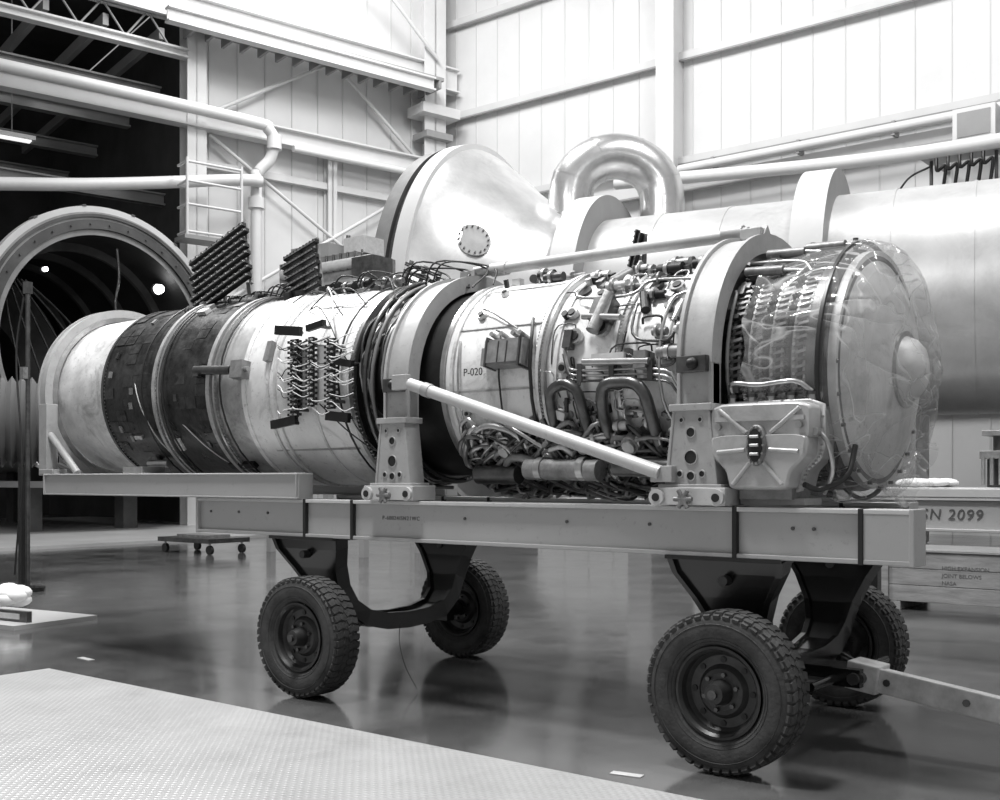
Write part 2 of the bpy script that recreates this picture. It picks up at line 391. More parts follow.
def clutter(mb,x0,x1,p0,p1,r,n,smin=.02,smax=.08,hmax=.09,mats=('steeld','boxg','steel','recess','boxl','hose')):
    for i in range(n):
        x=rnd.uniform(x0,x1);p=rnd.uniform(p0,p1);k=rnd.choice(mats);t=rnd.random();h=rnd.uniform(.02,hmax)
        if t<.4: ebox(mb,x,p,r-.01,(rnd.uniform(smin,smax),rnd.uniform(smin,smax),h),k,rz=rnd.choice((0,0,15,-20)))
        elif t<.6: ecyl(mb,x,p,r-.01,h,rnd.uniform(smin,smax)*.45,k)
        elif t<.85:
            a=E(x,p,r+h*.6);l=rnd.uniform(.05,.16); mb.cyl(a,a+Vector((l,0,0)),rnd.uniform(.012,.035),k)
            mb.cyl(a+Vector((l*.3,0,0)),a+Vector((l*.45,0,0)),.042,'steel')
        else:
            a=E(x,p,r+h*.6);b=E(x+rnd.uniform(-.05,.05),p+rnd.uniform(6,15),r+h*.6); mb.cyl(a,b,rnd.uniform(.01,.03),k)
a=MB()
clutter(a,-.5,1.05,-95,-42,.59,260,.03,.09,.10,('steeld','boxg','recess','hose','steeld','steel','recess'))
clutter(a,-.40,1.0,-62,-30,.61,170,.02,.06,.10,('steeld','boxg','steel','recess','steeld'))
clutter(a,.2,1.05,-45,-18,.60,50,.02,.06,.06)
clutter(a,1.2,1.65,-92,-45,.55,50,.03,.09,.07,('steeld','boxg','recess','hose'))
clutter(a,.25,1.0,48,85,.59,34,.02,.07,.07)
clutter(a,.7,1.05,5,45,.59,14,.02,.06,.05)
clutter(a,-.55,-.1,70,95,.60,10,.02,.06,.08)
a.cyl((.02,-.56,1.40),(.50,-.56,1.39),.058,'boxg',20); a.cyl((.10,-.56,1.40),(.14,-.56,1.40),.066,'steel',20); a.cyl((.38,-.56,1.40),(.42,-.56,1.40),.066,'steel',20)
a.cyl((.60,-.56,1.41),(.95,-.56,1.40),.05,'steeld',20)
a.cyl((-.40,-.48,1.37),(-.10,-.48,1.37),.055,'steeld',20)
# pumps and valve blocks across the belly
for x,p,rr,hh in ((-.15,-38,.045,.10),(.16,-40,.05,.11),(.40,-36,.04,.10),(.70,-34,.05,.11),(.93,-38,.04,.09)):
    ecyl(a,x,p,.60,hh,rr,'boxg',18); ecyl(a,x,p,.60+hh,.02,rr*.7,'steel',14); ebox(a,x+.07,p-2,.60,(.06,.07,.07),'steeld')
ebox(a,-.06,10,.605,(.27,.15,.09),'boxg'); ebox(a,-.06,10,.69,(.22,.12,.012),'boxg')
for dx in (-.115,.115): ebox(a,-.06+dx,10,.60,(.012,.17,.105),'steeld')
for dx in (-.03,.03): ebox(a,-.06+dx,10,.70,(.006,.12,.006),'steeld')
ebox(a,-.22,9,.605,(.05,.10,.05),'steel')
for dx in (-.1,-.03,.05,.1): ecyl(a,-.06+dx,19,.60,.10,.014,'steel',10)
for x,p,rr in ((.30,32,.035),(.36,18,.045),(.30,2,.03),(.52,22,.05),(-.36,36,.03),(.9,45,.04),(.44,44,.035),(-.4,-20,.02),(-.3,55,.025)):
    ecyl(a,x,p,.60,.03,rr,'steel',20); ecyl(a,x,p,.625,.012,rr*.6,'recess',16)
ecyl(a,.28,50,.60,.012,.05,'recess',20); ecyl(a,.26,31,.60,.04,.02,'recess',12)
ebox(a,.52,30,.60,(.12,.14,.08),'steeld'); a.cyl(E(.50,18,.67),E(.54,38,.67),.035,'boxg'); a.cyl(E(.42,26,.67),E(.66,24,.67),.018,'steel')
ebox(a,.60,5,.60,(.20,.06,.05),'boxl'); a.cyl(E(.45,4,.645),E(.85,3,.645),.020,'steel'); ebox(a,.80,4,.60,(.07,.09,.06),'boxg')
ebox(a,.33,16,.60,(.05,.1,.05),'steeld')
for x in (.42,.62,.85): ebox(a,x,-1,.60,(.03,.10,.04),'steeld')
a.build('accessories',eng)

h=MB()
path(h,[(.20,-62,.62),(.22,-20,.645),(.23,-9,.65),(.33,-5,.655),(.43,-10,.65),(.44,-50,.66),(.50,-66,.64)],.030,'steeld',it=2,n=14)
path(h,[(.55,-58,.63),(.55,-16,.65),(.58,-6,.655),(.78,-6,.66),(.84,-14,.655),(.86,-48,.67),(.82,-60,.66)],.033,'steeld',it=2,n=14)
path(h,[(-.32,-78,.64),(-.40,-55,.67),(-.40,-32,.67),(-.25,-25,.66),(-.05,-29,.66),(.02,-45,.66),(.02,-70,.65)],.020,'steel',n=10)
path(h,[(-.28,-80,.64),(-.34,-50,.68),(-.30,-37,.68),(-.15,-33,.67),(-.05,-45,.67),(-.05,-70,.65)],.016,'steel',n=10)
path(h,[(-.42,-80,.62),(-.46,-50,.64),(-.46,-26,.65),(-.36,-21,.65),(-.30,-40,.67)],.016,'steel',n=10)
path(h,[(-.20,-80,.64),(-.22,-50,.70),(-.12,-40,.71),(.10,-44,.70),(.16,-60,.68)],.024,'boxg',n=12)
path(h,[(.48,-70,.64),(.50,-48,.70),(.60,-40,.71),(.95,-42,.70),(1.0,-55,.66)],.018,'steel',n=10)
path(h,[(.10,-75,.64),(.12,-38,.70),(.30,-34,.70),(.36,-60,.68)],.014,'boxl',n=10)
path(h,[(.05,-30,.62),(.10,-25,.64),(.10,15,.65),(.05,30,.63)],.010,'hose')
for p0,k in ((0,'steel'),(-2.5,'steel'),(-5,'steeld')):
    path(h,[(.30,p0+14,.62),(.34,p0+4,.63),(.36,p0,.63),(.95,p0,.63),(1.0,p0-8,.62)],.007,k)
path(h,[(.98,40,.62),(.9,36,.63),(.9,-14,.63),(.96,-30,.62)],.009,'steel')
path(h,[(.28,55,.62),(.28,40,.64),(.68,38,.64),(.70,52,.63),(1.0,50,.62)],.009,'steel')
path(h,[(.70,35,.62),(.72,14,.63),(.95,12,.63),(.98,20,.62)],.008,'steeld')
path(h,[(-.45,60,.61),(-.38,40,.63),(-.30,38,.63),(-.05,25,.62)],.007,'steel')
path(h,[(-.20,25,.62),(-.14,22,.63),(-.12,-25,.63),(-.3,-40,.63)],.006,'hose')
path(h,[(-.46,20,.61),(-.44,10,.62),(-.44,-40,.63),(-.36,-60,.62)],.007,'steel')
for i in range(190):
    x=rnd.uniform(-.45,.95);p=rnd.uniform(-92,-34);dx=rnd.uniform(.08,.35)*rnd.choice((-1,1))
    x2=min(1.02,max(-.5,x+dx))
    path(h,[(x,p,.61),(x,p+rnd.uniform(5,16),.67),(x2,p+rnd.uniform(-10,12),.71),(x2,p+rnd.uniform(-30,-5),.61)],rnd.choice((.006,.008,.011,.015)),rnd.choice(('steel','steeld','hose','cable','steeld','boxg')))
for i in range(30):
    x=rnd.uniform(.2,1.0);p=rnd.uniform(-25,75);dx=rnd.uniform(-.25,.25)
    path(h,[(x,p,.60),(x,p+4,.62),(x+dx,p+4,.62),(x+dx,p+rnd.uniform(-18,18),.60)],rnd.choice((.004,.005,.007)),rnd.choice(('steel','steeld','hose')))
for i in range(14):
    x=rnd.uniform(1.22,1.6);p=rnd.uniform(-90,-35);dx=rnd.uniform(-.15,.15)
    path(h,[(x,p,.57),(x,p+8,.61),(x+dx,p+10,.61),(x+dx,p-12,.57)],rnd.choice((.005,.007,.009)),rnd.choice(('steel','steeld','hose','cable')))
for i in range(30):
    x=rnd.uniform(-1.20,-.97);p=rnd.uniform(-95,80)
    path(h,[(x,p,.60),(x,p+6,.65),(x+rnd.uniform(-.08,.08),p+rnd.uniform(20,45),.66),(x+rnd.uniform(-.08,.08),p+rnd.uniform(45,60),.61)],rnd.choice((.005,.007,.010)),rnd.choice(('steeld','hose','cable','steel','steeld')))
path(h,[(-1.15,-95,.66),(-1.15,80,.68)],.016,'steeld',it=0,n=10)
path(h,[(-1.06,-95,.67),(-1.08,-20,.69),(-1.05,70,.67)],.012,'cable',it=1)
path(h,[(-.95,-95,.62),(-.95,80,.62)],.014,'hose',it=0)
for x,r in ((-3.42,.70),(-3.16,.70),(-2.52,.68),(-1.36,.66)):
    path(h,[(x,-95,r+.02),(x+.02,-40,r+.03),(x-.02,10,r+.025),(x,85,r+.02)],.007,'hose',it=1)
for (x0,p0,x1,p1,b) in ((-1.9,50,-1.35,48,.08),(-1.9,48,-1.3,10,.06),(-2.2,60,-1.5,40,.07),(-1.7,-5,-1.2,-40,.06),(-3.1,-20,-2.7,-60,.03),(-3.6,10,-3.3,-60,.03),(-3.5,-50,-3.9,-75,.02),(-1.6,70,-1.1,50,.08),(-1.3,-20,-1.0,-60,.06)):
    r=.68
    path(h,[(x0,p0,r),(x0*.7+x1*.3,p0*.7+p1*.3+8,r+b),(x0*.3+x1*.7,p0*.3+p1*.7+8,r+b),(x1,p1,r)],.0045,'hose' if b>.05 else 'boxl',it=2)
path(h,[(-1.75,62,.68),(-1.72,55,.80),(-1.5,42,.82),(-1.42,30,.78),(-1.4,20,.70)],.006,'boxl')
h.build('hoses_and_harness',eng)

b=MB()
b.cyl(E(-2.78,9,.73),E(-2.38,8,.73),.032,'steeld',16); b.cyl(E(-2.45,8,.73),E(-2.2,8,.73),.018,'steel'); ebox(b,-2.30,8,.68,(.12,.12,.08),'boxg'); ebox(b,-2.75,9,.69,(.06,.10,.06),'steeld')
ebox(b,-2.62,-52,.68,(.28,.05,.03),'recess'); ebox(b,-2.05,18,.68,(.05,.14,.04),'boxg')
ebox(b,-3.62,-30,.69,(.10,.03,.03),'steel');ebox(b,-3.15,-35,.69,(.05,.10,.03),'case')
ebox(b,-3.1,55,.70,(.1,.06,.03),'case')
for i in range(14):
    x=rnd.uniform(-3.9,-2.7); ebox(b,x,rnd.uniform(-60,70),.695,(.03,.05,.015),rnd.choice(('boxg','steeld','steeld')))
def board(mb,xc,w,z0,z1,y):
    mb.box((xc,y,(z0+z1)/2),(w,.012,z1-z0),'recess')
    n=int((z1-z0)/.032)
    for i in range(n):
        z=z0+(i+.5)*(z1-z0)/n
        for sx in (-1,1):
            mb.box((xc+sx*(w/2+.012),y,z),(.024,.014,.016),'recess')
            mb.cyl((xc+sx*w*.28,y-.006,z),(xc+sx*w*.28,y-.020,z),.006,'boxl',6)
        mb.box((xc,y-.010,z),(w*.30,.008,.020),'boxg' if i%2 else 'steeld')
    for z in (z0+.05,z1-.05): mb.cyl((xc,y,z),(xc,y+.12,z),.012,'steeld',8)
yb=-.755
board(b,-1.70,.075,1.74,2.24,yb); board(b,-1.53,.05,1.80,2.24,yb-.01); board(b,-1.36,.07,1.78,2.22,yb)
for x,z,w_,h_ in ((-1.76,2.30,.24,.06),(-1.80,1.71,.24,.055),(-1.30,1.73,.20,.06),(-1.24,2.06,.14,.045),(-1.50,2.31,.16,.04)):
    b.box((x,yb,z),(w_,.03,h_),'recess',(0,rnd.uniform(-14,14),0)); b.cyl((x,yb,z),(x,yb+.12,z),.012,'steeld',8)
b.box((-1.615,yb+.02,2.0),(.12,.01,.40),'boxg'); b.box((-1.445,yb+.02,2.0),(.12,.01,.36),'boxl')
for i in range(50):
    z=rnd.uniform(1.78,2.22); x0,x1=rnd.choice(((-1.70,-1.53),(-1.53,-1.36),(-1.36,-1.15),(-1.70,-1.85)))
    zz=z+rnd.uniform(-.05,.05)
    b.tube([(x0,yb-.015,z),((x0*2+x1)/3,yb-.03-rnd.random()*.02,z-.015),((x0+2*x1)/3,yb-.03,zz-.02),(x1,yb-.012,zz)],.0035,'wire' if rnd.random()<.75 else 'hose',n=5,sub=4)
b.build('actuators_and_terminal_boards',eng)
def comb(mb,o,ax,ay,w,hgt,n,k='recess'):
    o=Vector(o);ax=Vector(ax).normalized();ay=Vector(ay);ay=(ay-ax*ay.dot(ax)).normalized();az=ax.cross(ay)
    if az.y>0: az=-az
    Rm=Matrix((ax,ay,ax.cross(ay))).transposed()
    for i in range(n):
        t=(i+.5)/n*hgt; dx=.02*math.sin(i*2.3)
        mb.box(o+ay*t+ax*(w/2+dx),(w,hgt/n*.50,.035),k,Rm)
        mb.box(o+ay*t+ax*(w/2+dx)+az*.020,(w*.97,hgt/n*.20,.006),'steel',Rm)  # bar highlight, put in as a thin bright strip
        for j in range(10): mb.box(o+ay*(t+hgt/n*.12)+ax*(w*(j+.5)/10+dx)+az*.022,(w*.03,hgt/n*.2,.010),'steeld',Rm)
    for sx in (.04,.5,.96): mb.box(o+ax*w*sx+ay*hgt/2-az*.03,(.025,hgt*1.08,.02),'boxg',Rm)
    for sx in (.08,.92):
        q=o+ax*w*sx-az*.02; x_=q.x; mb.cyl(q,(x_,q.y*.9,zc(x_)+math.sqrt(max(.01,.68**2-(q.y*.9)**2))),.014,'steeld',8)
k=MB()
comb(k,(-3.36,-.30,2.58),(1,.1,.42),(-.22,.25,1),.64,.54,8)
comb(k,(-2.50,-.12,2.62),(1,0,.28),(.45,.1,1),.36,.38,7)
comb(k,(-1.48,-.05,2.60),(1,0,-.4),(.3,.1,1),.30,.24,5)
comb(k,(.34,.05,2.50),(.25,0,1),(-1,0,.2),.28,.06,2)
comb(k,(1.42,.0,2.44),(1,0,-.5),(.4,0,1),.30,.14,3)
for i in range(22):
    x=rnd.uniform(-3.4,-1.0); k.tube([(x,-.16,2.58),(x+.1,-.14,2.70+rnd.random()*.08),(x+rnd.uniform(.2,.5),-.05,2.68),(x+rnd.uniform(.3,.7),-.2,2.54)],.006,'hose',n=6)
clutter(k,-2.6,-1.3,72,95,.67,26,.03,.10,.10,('recess','steeld','boxg'))
clutter(k,-3.4,-2.7,60,85,.69,12,.03,.08,.06,('recess','steeld','boxg'))
k.build('connector_boards',eng)
text('P-020',E(-.40,0,.62),.062,eng,'marking')
text('TITAN-005',E(.93,22,.63),.03,eng,'marking_small')

# film cover: glossy transparent bag bulging over the nose
f=MB()
def dp(a_,r,t):
    k_=min(1,max(0,(a_-1.42)/.25))
    pl=abs(math.sin(t*5+a_*4))*.018+abs(math.sin(t*9-a_*7+1))*.010
    sag=.035*max(0,-math.sin(t))**3*(1 if a_>1.6 else .3)
    top=.02*max(0,math.sin(t))**2*k_
    fr=1 if r>.3 else .3
    fold=abs(math.sin(t*3+r*5+.6))*.026+abs(math.sin(t*6-r*8))*.010
    return a_+(math.sin(t*5+r*9)*.006+fold*min(1,max(0,(a_-1.80)/.06)))*(1 if r>.12 else .2)*k_, r*(1+(pl-.016)*fr*k_)+((sag+top) if r>.3 else 0)
f.rev(OX,AX,[(1.40,.60),(1.44,.618),(1.50,.626),(1.56,.630),(1.62,.630),(1.68,.628),(1.74,.625),(1.80,.615),(1.84,.595),(1.875,.560),(1.905,.510),(1.93,.450),(1.95,.385),(1.97,.32),(1.99,.26),(2.01,.20),(2.03,.15),(2.045,.09),(2.05,.0)],'film',n=260,shared=True,disp=dp)
f.rev(OX,AX,[(1.72,.632),(1.722,.648),(1.738,.648),(1.74,.632)],'hose',n=96)
def skirt(a0,a1,x0,r0,dr,dxx,nn_,amp):
    vs=[];fs=[]
    for i in range(nn_+1):
        t=rad(a0+(a1-a0)*i/nn_); hang=math.sin(math.pi*i/nn_)**.6
        for j in range(6):
            q=j/5
            rr=r0+dr*q*(.25+.75*hang)+math.sin(i*.5+j*.6)*amp*q; xx=x0+dxx*q+math.sin(i*.35)*amp*1.5*q
            vs.append((xx,-rr*math.cos(t),zc(xx)+rr*math.sin(t)))
    for i in range(nn_):
        for j in range(5): a_=i*6+j; fs.append((a_,a_+1,a_+7,a_+6))
    f.add(vs,fs,'film',True)
skirt(-145,-45,1.84,.58,.09,.08,90,.014)
skirt(-60,70,1.44,.61,.04,-.08,80,.008)
skirt(30,110,1.72,.61,.04,.05,70,.010)
f.build('plastic_cover',eng)

# ------------------------------------------------------------------ trailer
tr=empty('engine_trailer')
r=MB()
for sy,x1 in ((-1,2.20),(1,1.75)):
    y=sy*.67; x0=-2.74; cx=(x0+x1)/2; l=x1-x0
    r.box((cx,y,1.093),(l,.10,.20),'rail')
    r.box((cx,y,1.203),(l,.15,.022),'raill'); r.box((cx,y,.984),(l,.15,.022),'rail')
    for x in (x0+.01,-1.62,-1.19,1.37,1.97,x1-.01):
        if x>x1: continue
        r.box((x,y,1.093),(.024,.158,.247),'ink' if abs(x-x0)>.02 and abs(x-x1)>.02 else 'rail')
    r.box((2.08 if sy<0 else 1.6,y,1.093),(.22,.145,.20),'rail')
    for x in (-2.6,-2.3,-2.0,-.3,.4,.9,1.65,1.75): r.cyl((x,y-.052,1.12),(x,y-.058,1.12),.009,'steeld',8)
for x in (-2.66,-1.6,-.2,1.3,1.7): r.box((x,0,1.08),(.12,1.26,.16),'rail')
r.build('rails',tr,bevel=.004)
text('P-60024/SN21WC',(-.95,-.7215,1.10),.034,tr,'rail_marking',sp=1.2,k='inkg')
def yoke(mb,xt,xb,ws=1.):
    pts=[(-.67,.972),(-.655,.90),(-.62,.78),(-.57,.64),(-.50,.52),(-.38,.44),(-.2,.40),(0,.39),(.2,.40),(.38,.44),(.50,.52),(.57,.64),(.62,.78),(.655,.90),(.67,.972)]
    wid=[.29,.27,.19,.125,.10,.09,.085,.085,.085,.09,.10,.125,.19,.27,.29]
    n=len(pts)
    for lip,th in ((0,.030),(1,.055)):
        for side in ((0,) if not lip else (-1,1)):
            vs=[]
            for i,(y,z) in enumerate(pts):
                y0,z0=pts[max(0,i-1)];y1,z1=pts[min(n-1,i+1)]
                t=Vector((0,y1-y0,z1-z0)).normalized(); nn=Vector((0,-t.z,t.y))
                f_=max(0,min(1,(z-.42)/.5)); xc=xb+(xt-xb)*f_
                c0=Vector((xc,y,z))
                if not lip: a_,b_=-wid[i]*ws,wid[i]*ws
                else: a_=side*wid[i]*ws-.015; b_=side*wid[i]*ws+.015
                vs+=[c0+Vector((a_,0,0))-nn*th,c0+Vector((b_,0,0))-nn*th,c0+Vector((b_,0,0))+nn*th,c0+Vector((a_,0,0))+nn*th]
            fs=[]
            for i in range(n-1):
                for j in range(4): fs.append((i*4+j,i*4+(j+1)%4,i*4+4+(j+1)%4,i*4+4+j))
            fs+=[(0,1,2,3),(n*4-4,n*4-3,n*4-2,n*4-1)]
            mb.add(vs,fs,'black')
y=MB(); yoke(y,-1.66,-1.50); yoke(y,1.30,1.34)
for x,xf in ((-1.45,-1.66),(1.38,1.27)):
    for sy in (-1,1):
        xx=x if sy<0 else xf
        y.cyl((xx*.5+(-1.5 if x<0 else 1.34)*.5,sy*.42,.43),(xx,sy*.62,.38),.055,'black'); y.cyl((xx,sy*.6,.375),(xx,sy*.82,.372),.05,'black')
        y.box((xx,sy*.66,.38),(.12,.08,.16),'black')
        y.box(((-1.66 if x<0 else 1.30),sy*.67,.965),(.60,.16,.02),'black')
        y.cyl(((-1.66 if x<0 else 1.30),sy*.60,.86),((-1.66 if x<0 else 1.30),sy*.73,.86),.025,'rim')
y.cyl((1.45,-.6,.36),(1.62,-.3,.35),.02,'black'); y.cyl((1.62,-.45,.35),(1.62,.6,.35),.022,'black'); y.box((1.55,0,.37),(.35,.2,.06),'black'); y.cyl((1.40,.55,.36),(1.62,.3,.35),.02,'black')
y.box((1.68,.0,.36),(.14,.30,.09),'black'); y.cyl((1.72,-.17,.36),(1.72,.17,.36),.03,'steeld')
y.tube([(-1.2,-.3,.42),(-1.18,-.33,.3),(-1.12,-.34,.15),(-1.0,-.36,.02)],.0025,'hose',n=6)
y.build('axle_yokes',tr,bevel=.006)
def wheel(name,x,yy,sgn,rot):
    w=MB(); R_=.372; o=(0,0,0); ax=(0,sgn,0)
    P=[(.055,.205),(.085,.225),(.104,.260),(.108,.300),(.102,.330),(.088,.350),(.066,.361),(0,.366),(-.066,.361),(-.088,.350),(-.102,.330),(-.108,.300),(-.104,.260),(-.085,.225),(-.055,.205)]
    w.rev(o,ax,P,'tire',n=72,shared=True)
    for s_ in (1,-1):
        for rr,ba in ((.235,.090),(.25,.099),(.315,.106)): w.rev(o,(0,s_,0),[(ba-.004,rr-.004),(ba+.003,rr),(ba-.004,rr+.004)],'tire',n=72)
    nl=46
    for i in range(nl):
        t=2*math.pi*(i+rot)/nl
        for s_ in (-1,1):
            tt=t+(0 if s_>0 else math.pi/nl)
            er=Vector((math.cos(tt),0,math.sin(tt))); et=Vector((-math.sin(tt),0,math.cos(tt))); ey=Vector((0,1,0))
            Rm=Matrix((et,ey,er)).transposed()
            w.box(er*.360+ey*s_*.064,(.038,.052,.016),'tire',Rm@Matrix.Rotation(rad(14*s_),3,'Z'),taper=.92)
            w.box(er*.344+ey*s_*.092,(.036,.014,.030),'tire',Rm@Matrix.Rotation(rad(-32*s_),3,'X'),taper=.85)
            w.box(er*.364+ey*s_*.020,(.038,.036,.012),'tire',Rm@Matrix.Rotation(rad(-24*s_),3,'Z'),taper=.95)
    for s_ in (1,-1):
        w.rev(o,(0,s_*sgn,0),[(.045,.20),(.088,.212),(.090,.200),(.075,.188),(.045,.180),(.025,.165),(.022,.125),(.045,.105),(.05,.085),(.05,.055)],'rim',n=48)
        w.rev(o,(0,s_*sgn,0),[(.05,.060),(.10,.052),(.125,.045),(.130,.0)],'rim',n=28)
        w.cyl((0,s_*sgn*.128,0),(0,s_*sgn*.145,0),.022,'steeld',12)
        for i in range(6):
            t=2*math.pi*i/6+.3
            w.cyl((.083*math.cos(t),s_*sgn*.04,.083*math.sin(t)),(.083*math.cos(t),s_*sgn*.068,.083*math.sin(t)),.011,'steeld',6)
        for i in range(8):
            t=2*math.pi*i/8
            w.cyl((.146*math.cos(t),s_*sgn*.018,.146*math.sin(t)),(.146*math.cos(t),s_*sgn*.03,.146*math.sin(t)),.014,'ink',10)
    ob=w.build(name,tr); ob.location=(x,yy,R_+.001); return ob
wheel('wheel_1',1.39,-.87,-1,0); wheel('wheel_2',-1.45,-.87,-1,.4)
wheel('wheel_3',1.25,.93,1,.2); wheel('wheel_4',-1.68,.91,1,.7)
d=MB()
p0=Vector((1.74,-.02,.36)); p1=Vector((4.2,-.10,.04)); dd=(p1-p0).normalized()
az=Vector((0,0,1)); ayy=az.cross(dd).normalized(); azz=dd.cross(ayy); Rm=Matrix((dd,ayy,azz)).transposed()
d.box((p0+p1)/2,((p1-p0).length,.10,.10),'rope',Rm)
d.box(p0+dd*.0,(.16,.16,.14),'rope',Rm); d.cyl(p0-ayy*.12,p0+ayy*.12,.03,'steeld')
for t in (.12,.5,.9,1.3): d.cyl(p0+dd*t-ayy*.052,p0+dd*t-ayy*.062,.018,'steeld',8)
d.box((p0+p1)/2-ayy*.045+azz*.0,((p1-p0).length,.02,.12),'rope',Rm)
d.build('drawbar',tr,bevel=.006)

# support arches
st=empty('engine_support_frame')
def arch(mb,x,w,ri,ro,z0):
    pr=[(-w/2,ri),(w/2,ri),(w/2,ro),(w/2-.02,ro),(w/2-.02,ro-.02),(-w/2+.02,ro-.02),(-w/2+.02,ro),(-w/2,ro)]
    mb.rev((x,0,z0),(1,0,0),pr,'arch',n=72,arc=(0,180),closed=True)
    for sy in (-1,1):
        yc=sy*(ri+ro)/2
        mb.box((x,yc,(z0+1.66)/2),(w,ro-ri-.03,z0-1.66),'arch')
        for e in (-1,1): mb.box((x+e*(w/2-.01),yc,(z0+1.66)/2),(.02,ro-ri,z0-1.66),'arch')
        yy=sy*.70
        mb.prism([(-.10,.38),(.10,.38),(.115,.2),(.145,0),(-.145,0),(-.115,.2)],(x,yy-.05*1,1.30),(1,0,0),(0,0,1),.02,'arch')
        mb.prism([(-.10,.38),(.10,.38),(.115,.2),(.145,0),(-.145,0),(-.115,.2)],(x,yy+.05,1.30),(1,0,0),(0,0,1),.02,'arch')
        for e in (-1,1): mb.prism([(e*.10,.38),(e*.085,.38),(e*.125,0),(e*.145,0)][::e],(x,yy,1.30),(1,0,0),(0,0,1),.13,'arch')
        if sy<0:
            for hx,hz,hr in ((0,.27,.022),(0,.15,.032),(-.06,.07,.014),(.06,.07,.014),(-.05,.33,.010),(.05,.33,.010),(0,.06,.02)):
                mb.cyl((x+hx,yy-.0605,1.30+hz),(x+hx,yy-.062,1.30+hz),hr,'ink',16)
                mb.rev((x+hx,yy-.06,1.30+hz),(0,-1,0),[(0,hr+.006),(.006,hr+.004),(.006,hr)],'arch',n=16)
        mb.box((x,yy,1.69),(w+.04,.15,.035),'arch')
        mb.box((x,yy,1.262),(.40,.20,.085),'raill'); mb.box((x,yy,1.31),(.34,.16,.02),'arch')
        for e in (-1,1):
            mb.cyl((x+e*.16,yy-.12,1.257),(x+e*.16,yy+.1,1.257),.040,'raill',20); mb.cyl((x+e*.16,yy-.125,1.257),(x+e*.16,yy-.12,1.257),.02,'ink',14)
        mb.cyl((x,yy-.10,1.25),(x,yy-.15,1.25),.026,'boxg',14)
        for i in range(6):
            t=math.pi*i/3; mb.cyl((x,yy-.14,1.25),(x+.048*math.cos(t),yy-.14,1.25+.048*math.sin(t)),.012,'boxg',8)
    mb.box((x+.0,-.745,1.90),(.16,.04,.08),'steeld'); mb.sph((x+.01,-.77,1.90),.03,'recess')
s=MB(); arch(s,-.83,.20,.635,.735,1.905); arch(s,1.15,.19,.63,.73,1.905)
s.cyl((-.80,-.02,2.675),(1.10,-.02,2.665),.034,'arch',18)
for x in (-.66,.95): s.cyl((x,-.02,2.672),(x+.12,-.02,2.67),.042,'arch',18)
s.box((-.83,-.02,2.65),(.12,.1,.06),'arch'); s.box((1.13,-.02,2.65),(.12,.1,.06),'arch')
s.cyl((-.66,-.79,1.895),(1.0,-.79,1.375),.036,'raill',18); s.box((-.74,-.78,1.91),(.12,.04,.09),'arch'); s.box((1.01,-.78,1.37),(.12,.05,.08),'arch')
s.cyl((-.55,-.79,1.861),(-.50,-.79,1.845),.041,'arch',18)
s.prism([(-.06,0),(.06,0),(0,.07)],(1.15,0,2.63),(0,1,0),(0,0,1),.10,'arch')
s.rev((-4.76,0,2.03),(1,0,0),[(-.06,.68),(.06,.68),(.06,.765),(.045,.765),(.045,.75),(-.045,.75),(-.045,.765),(-.06,.765)],'arch',n=96,closed=True)
s.rev((-4.76,0,2.03),(1,0,0),[(.06,.66),(.065,.66),(.065,.70),(.06,.70)],'steel',n=96)
for sy in (-1,1):
    s.box((-3.165,sy*.72,1.298),(3.05,.11,.15),'rail'); s.box((-3.165,sy*.72,1.377),(3.05,.14,.012),'raill'); s.box((-3.165,sy*.72,1.222),(3.05,.14,.012),'rail')
    for x in (-4.68,-1.65): s.box((x,sy*.72,1.298),(.012,.145,.165),'rail')
    s.box((-4.73,sy*.72,1.66),(.12,.10,.58),'arch')
    s.cyl((-4.68,sy*.73,1.70),(-4.28,sy*.73,1.39),.028,'arch'); s.box((-4.66,sy*.72,1.40),(.2,.13,.04),'arch')
s.box((-4.68,0,1.29),(.12,1.4,.13),'rail')
s.box((-3.55,-.62,1.41),(.25,.2,.05),'steel'); s.cyl((-3.65,-.5,1.46),(-3.4,-.5,1.46),.03,'steel')
s.build('arches_and_arms',st,bevel=.004)

# ------------------------------------------------------------------ second trailer at right behind
t2=empty('equipment_trailer'); q=MB()
for yy in (2.55,3.7):
    q.box((2.7,yy,1.09),(4.8,.10,.20),'rail'); q.box((2.7,yy,1.203),(4.8,.15,.022),'raill'); q.box((2.7,yy,.984),(4.8,.15,.022),'rail')
    for x in (.45,4.4):
        q.box((x,yy,.50),(.12,.10,.96),'black'); q.box((x,yy,.02),(.30,.22,.04),'black')
    q.box((1.90,yy,1.093),(.03,.155,.245),'ink')
for x in (.45,2.4,4.4): q.box((x,3.12,1.08),(.12,1.1,.14),'rail')
q.box((2.7,3.12,1.245),(4.7,1.3,.06),'floor2')
q.build('rail_deck',t2,bevel=.004)
text('SN 2099',(1.22,2.495,1.06),.105,t2,'marking',shear=.15,sp=1.15,k='inkg')
o_=MB(); o_.box((1.62,3.2,1.52),(.30,.3,.06),'boxg'); o_.box((1.62,3.2,1.39),(.22,.2,.22),'steeld'); o_.cyl((1.62,3.2,1.54),(1.62,3.2,1.66),.09,'steeld'); o_.box((1.62,3.2,1.68),(.28,.25,.04),'boxg')
for i in range(5): o_.cyl((1.50+.06*i,3.04,1.3),(1.50+.06*i,3.04,1.50),.015,'steel')
o_.build('machine_fixture',None,bevel=.004)
